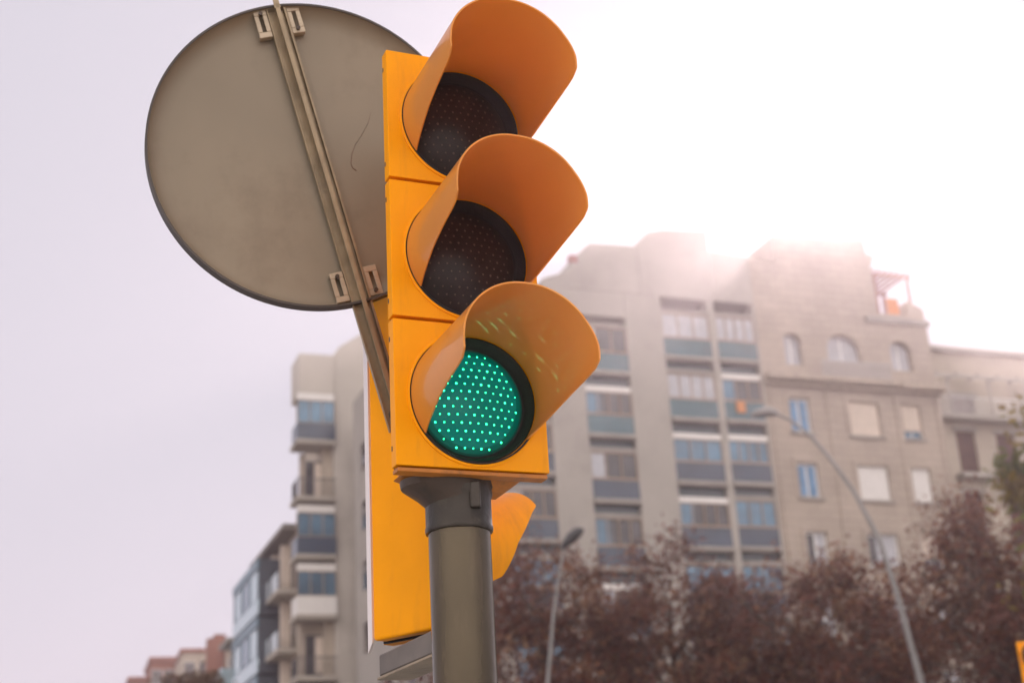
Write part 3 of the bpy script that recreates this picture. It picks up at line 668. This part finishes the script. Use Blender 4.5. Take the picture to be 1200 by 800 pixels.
def tree(seed, H, cr, ch, leafm, nclump, nleaf, size, label, loc, name='tree', group='street trees in front of the facades', cat='tree'):
    rr = random.Random(seed); t = thing(name, label, cat, loc, 0, group)
    zc = H - ch / 2; tr = MB()
    tr.tube([(0, 0, 0), (.05, .02, H * .2), (-.04, .05, H * .42), (.02, 0, H * .6), (0, 0, H * .85)], [H * .024, H * .018, H * .015, H * .010, .02], 10)
    cl = []
    for i in range(nclump):
        while True:
            p = Vector((rr.uniform(-1, 1), rr.uniform(-1, 1), rr.uniform(-1, 1)))
            if .35 < p.length < 1: break
        p = Vector((p.x * cr, p.y * cr, p.z * ch / 2)) * rr.uniform(.85, 1.12); cl.append(Vector((p.x, p.y, zc + p.z)))
    for c in cl[::3]:
        s_ = Vector((0, 0, max(H * .25, c.z - rr.uniform(.8, 2.4)))); mid = (s_ + c) / 2 + Vector((rr.uniform(-.3, .3), rr.uniform(-.3, .3), .2)); tr.tube([s_, mid, c], [.06, .035, .01], 5, cap=False)
    tr.build('trunk', BARK, t, smooth=True)
    vs, fs, att = [], [], []
    for c in cl:
        base = rr.random(); rad = rr.uniform(.45, .95) * cr / 3
        for k in range(nleaf):
            d = Vector((rr.gauss(0, 1), rr.gauss(0, 1), rr.gauss(0, .8))) * rad * .55; p = c + d
            u_ = Vector((rr.gauss(0, 1), rr.gauss(0, 1), rr.gauss(0, 1))).normalized(); w_ = u_.orthogonal().normalized(); s_ = size * rr.uniform(.6, 1.3)
            o_ = len(vs); vs += [p - u_ * s_, p + w_ * s_ * .55, p + u_ * s_, p - w_ * s_ * .55]; fs.append((o_, o_ + 1, o_ + 2, o_ + 3)); att.append(min(1, max(0, base * .6 + rr.random() * .5)))
    me = bpy.data.meshes.new('crown'); me.from_pydata([tuple(v) for v in vs], [], fs); me.materials.append(leafm)
    ca = me.attributes.new('leaf', 'FLOAT', 'FACE'); ca.data.foreach_set('value', att)
    o = bpy.data.objects.new('crown', me); COL.objects.link(o); o.parent = t; return t
T1 = tree(1, 11.2, 3.1, 7.5, L_RED, 110, 150, .095, 'reddish brown autumn tree directly right of the signal pole', (.3, 42, 0))
T2 = tree(2, 10.6, 2.9, 7.2, L_RED, 95, 150, .095, 'reddish brown autumn tree with a rounded top below the wide pillar', (4.2, 42.5, 0))
T3 = tree(3, 11.0, 2.6, 7.6, L_RED, 80, 150, .095, 'reddish brown autumn tree with a pointed top before the rightmost glazed bay', (6.9, 41.2, 0))
def again(src, loc, rz, sc, label):
    c = copy_tree(src); c.location = loc; c.rotation_euler = (0, 0, rz); c.scale = (sc, sc, sc); c['label'] = label; return c
again(T2, (9.4, 40.5, 0), 2.1, .88, 'low reddish brown tree under the stone building, left of the leaning lamp post')
again(T1, (12.2, 36.5, 0), 1.2, .90, 'large reddish brown autumn tree right of the leaning lamp post')
again(T2, (13.9, 34.5, 0), 4.0, .90, 'reddish brown tree cut by the right edge of the picture')
again(T3, (-2.9, 43, 0), 2.7, .74, 'low brown tree mostly hidden behind the orange signals and pole')
T4 = tree(8, 9.6, 1.9, 6.0, L_YEL, 100, 120, .11, 'yellow green tree rising at the right edge of the picture', (10.15, 23.2, 0), group=None)
T5 = tree(9, 12.2, 2.2, 7, leafmat('leaves_olive', [(.07, .06, .025), (.12, .09, .04), (.16, .07, .04), (.09, .08, .03)]), 60, 80, .15, 'small olive brown tree top before the distant houses at lower left', (-15.9, 68.5, 0), group=None)

# ------------------------------------------------------------------ street lamps
LMET = mat('lamp_metal', (.24, .235, .23), .45, metal=.4, var=.1)
t = thing('street_lamp', 'thin dark street lamp with tilted head, right of the signal pole', 'street lamp', (-.15, 38, 0))
mb = MB(); mb.tube([(0, 0, 0), (.1, 0, 3), (.58, 0, 6.4), (.85, 0, 8.2), (1.15, 0, 9.6), (1.28, 0, 9.95)], [.08, .07, .055, .045, .035, .03], 12); mb.build('post', LMET, t, smooth=True)
mb = MB(); mb.add([], [])
hd = MB(); hd.tube([(1.16, 0, 9.9), (1.3, 0, 10.05), (1.45, 0, 10.2), (1.66, 0, 10.36), (1.80, 0, 10.42)], [.05, .11, .16, .145, .04], 14); hd.build('lamp_head', mat('lamp_dark', (.03, .032, .035), .4), t, smooth=True)
t = thing('street_lamp', 'tall grey street lamp with long sweeping arm before the stone building', 'street lamp', (7.85, 29, 0))
pts = [(0, 0, 0), (-.02, 0, 2.5), (-.11, 0, 4.83), (-.33, .04, 6.73), (-.51, .09, 7.81), (-.87, .18, 8.86), (-1.24, .26, 9.6), (-1.58, .34, 10.16), (-1.95, .4, 10.55), (-2.25, .46, 10.74)]
mb = MB(); mb.tube(pts, [.085, .08, .07, .058, .050, .045, .041, .037, .033, .03], 14); mb.build('post', LMET, t, smooth=True)
hd = MB(); hd.tube([(-2.2, .45, 10.72), (-2.35, .48, 10.80), (-2.6, .53, 10.79), (-2.78, .56, 10.74)], [.06, .11, .10, .03], 14); hd.build('lamp_head', LMET, t, smooth=True)

# ------------------------------------------------------------------ far signal at the lower right edge
far = thing('traffic_signal', 'distant orange traffic signal cut by the lower right corner', 'traffic light', (4.47, 13.3, 2.62), facing(195))
signal_head(far, .271, .262, .135, .022, .0995, .1355, lambda a: visor_len_main(a) * .8, 127, False)
t = thing('signal_pole', 'slim grey pole under the distant signal in the lower right corner', 'pole', (4.60, 13.42, 0))
mb = MB(); mb.lathe([(0, 0), (.055, 0), (.055, 2.615), (0, 2.617)], (0, 0, 0), 'z', 32); mb.build('shaft', POLE, t, smooth=True)

# ------------------------------------------------------------------ haze
HZ = bpy.data.materials.new('haze'); HZ.use_nodes = True; n_ = HZ.node_tree.nodes; n_.clear()
pv = n_.new('ShaderNodeVolumePrincipled'); pv.inputs['Color'].default_value = (1.0, .83, .90, 1); pv.inputs['Density'].default_value = HAZE_D; pv.inputs['Anisotropy'].default_value = HAZE_G
ho = n_.new('ShaderNodeOutputMaterial'); HZ.node_tree.links.new(pv.outputs[0], ho.inputs['Volume'])
hz = bx('haze', HZ, None, -720, 720, -720, 720, -2.0, 34.5); hz['kind'] = 'stuff'
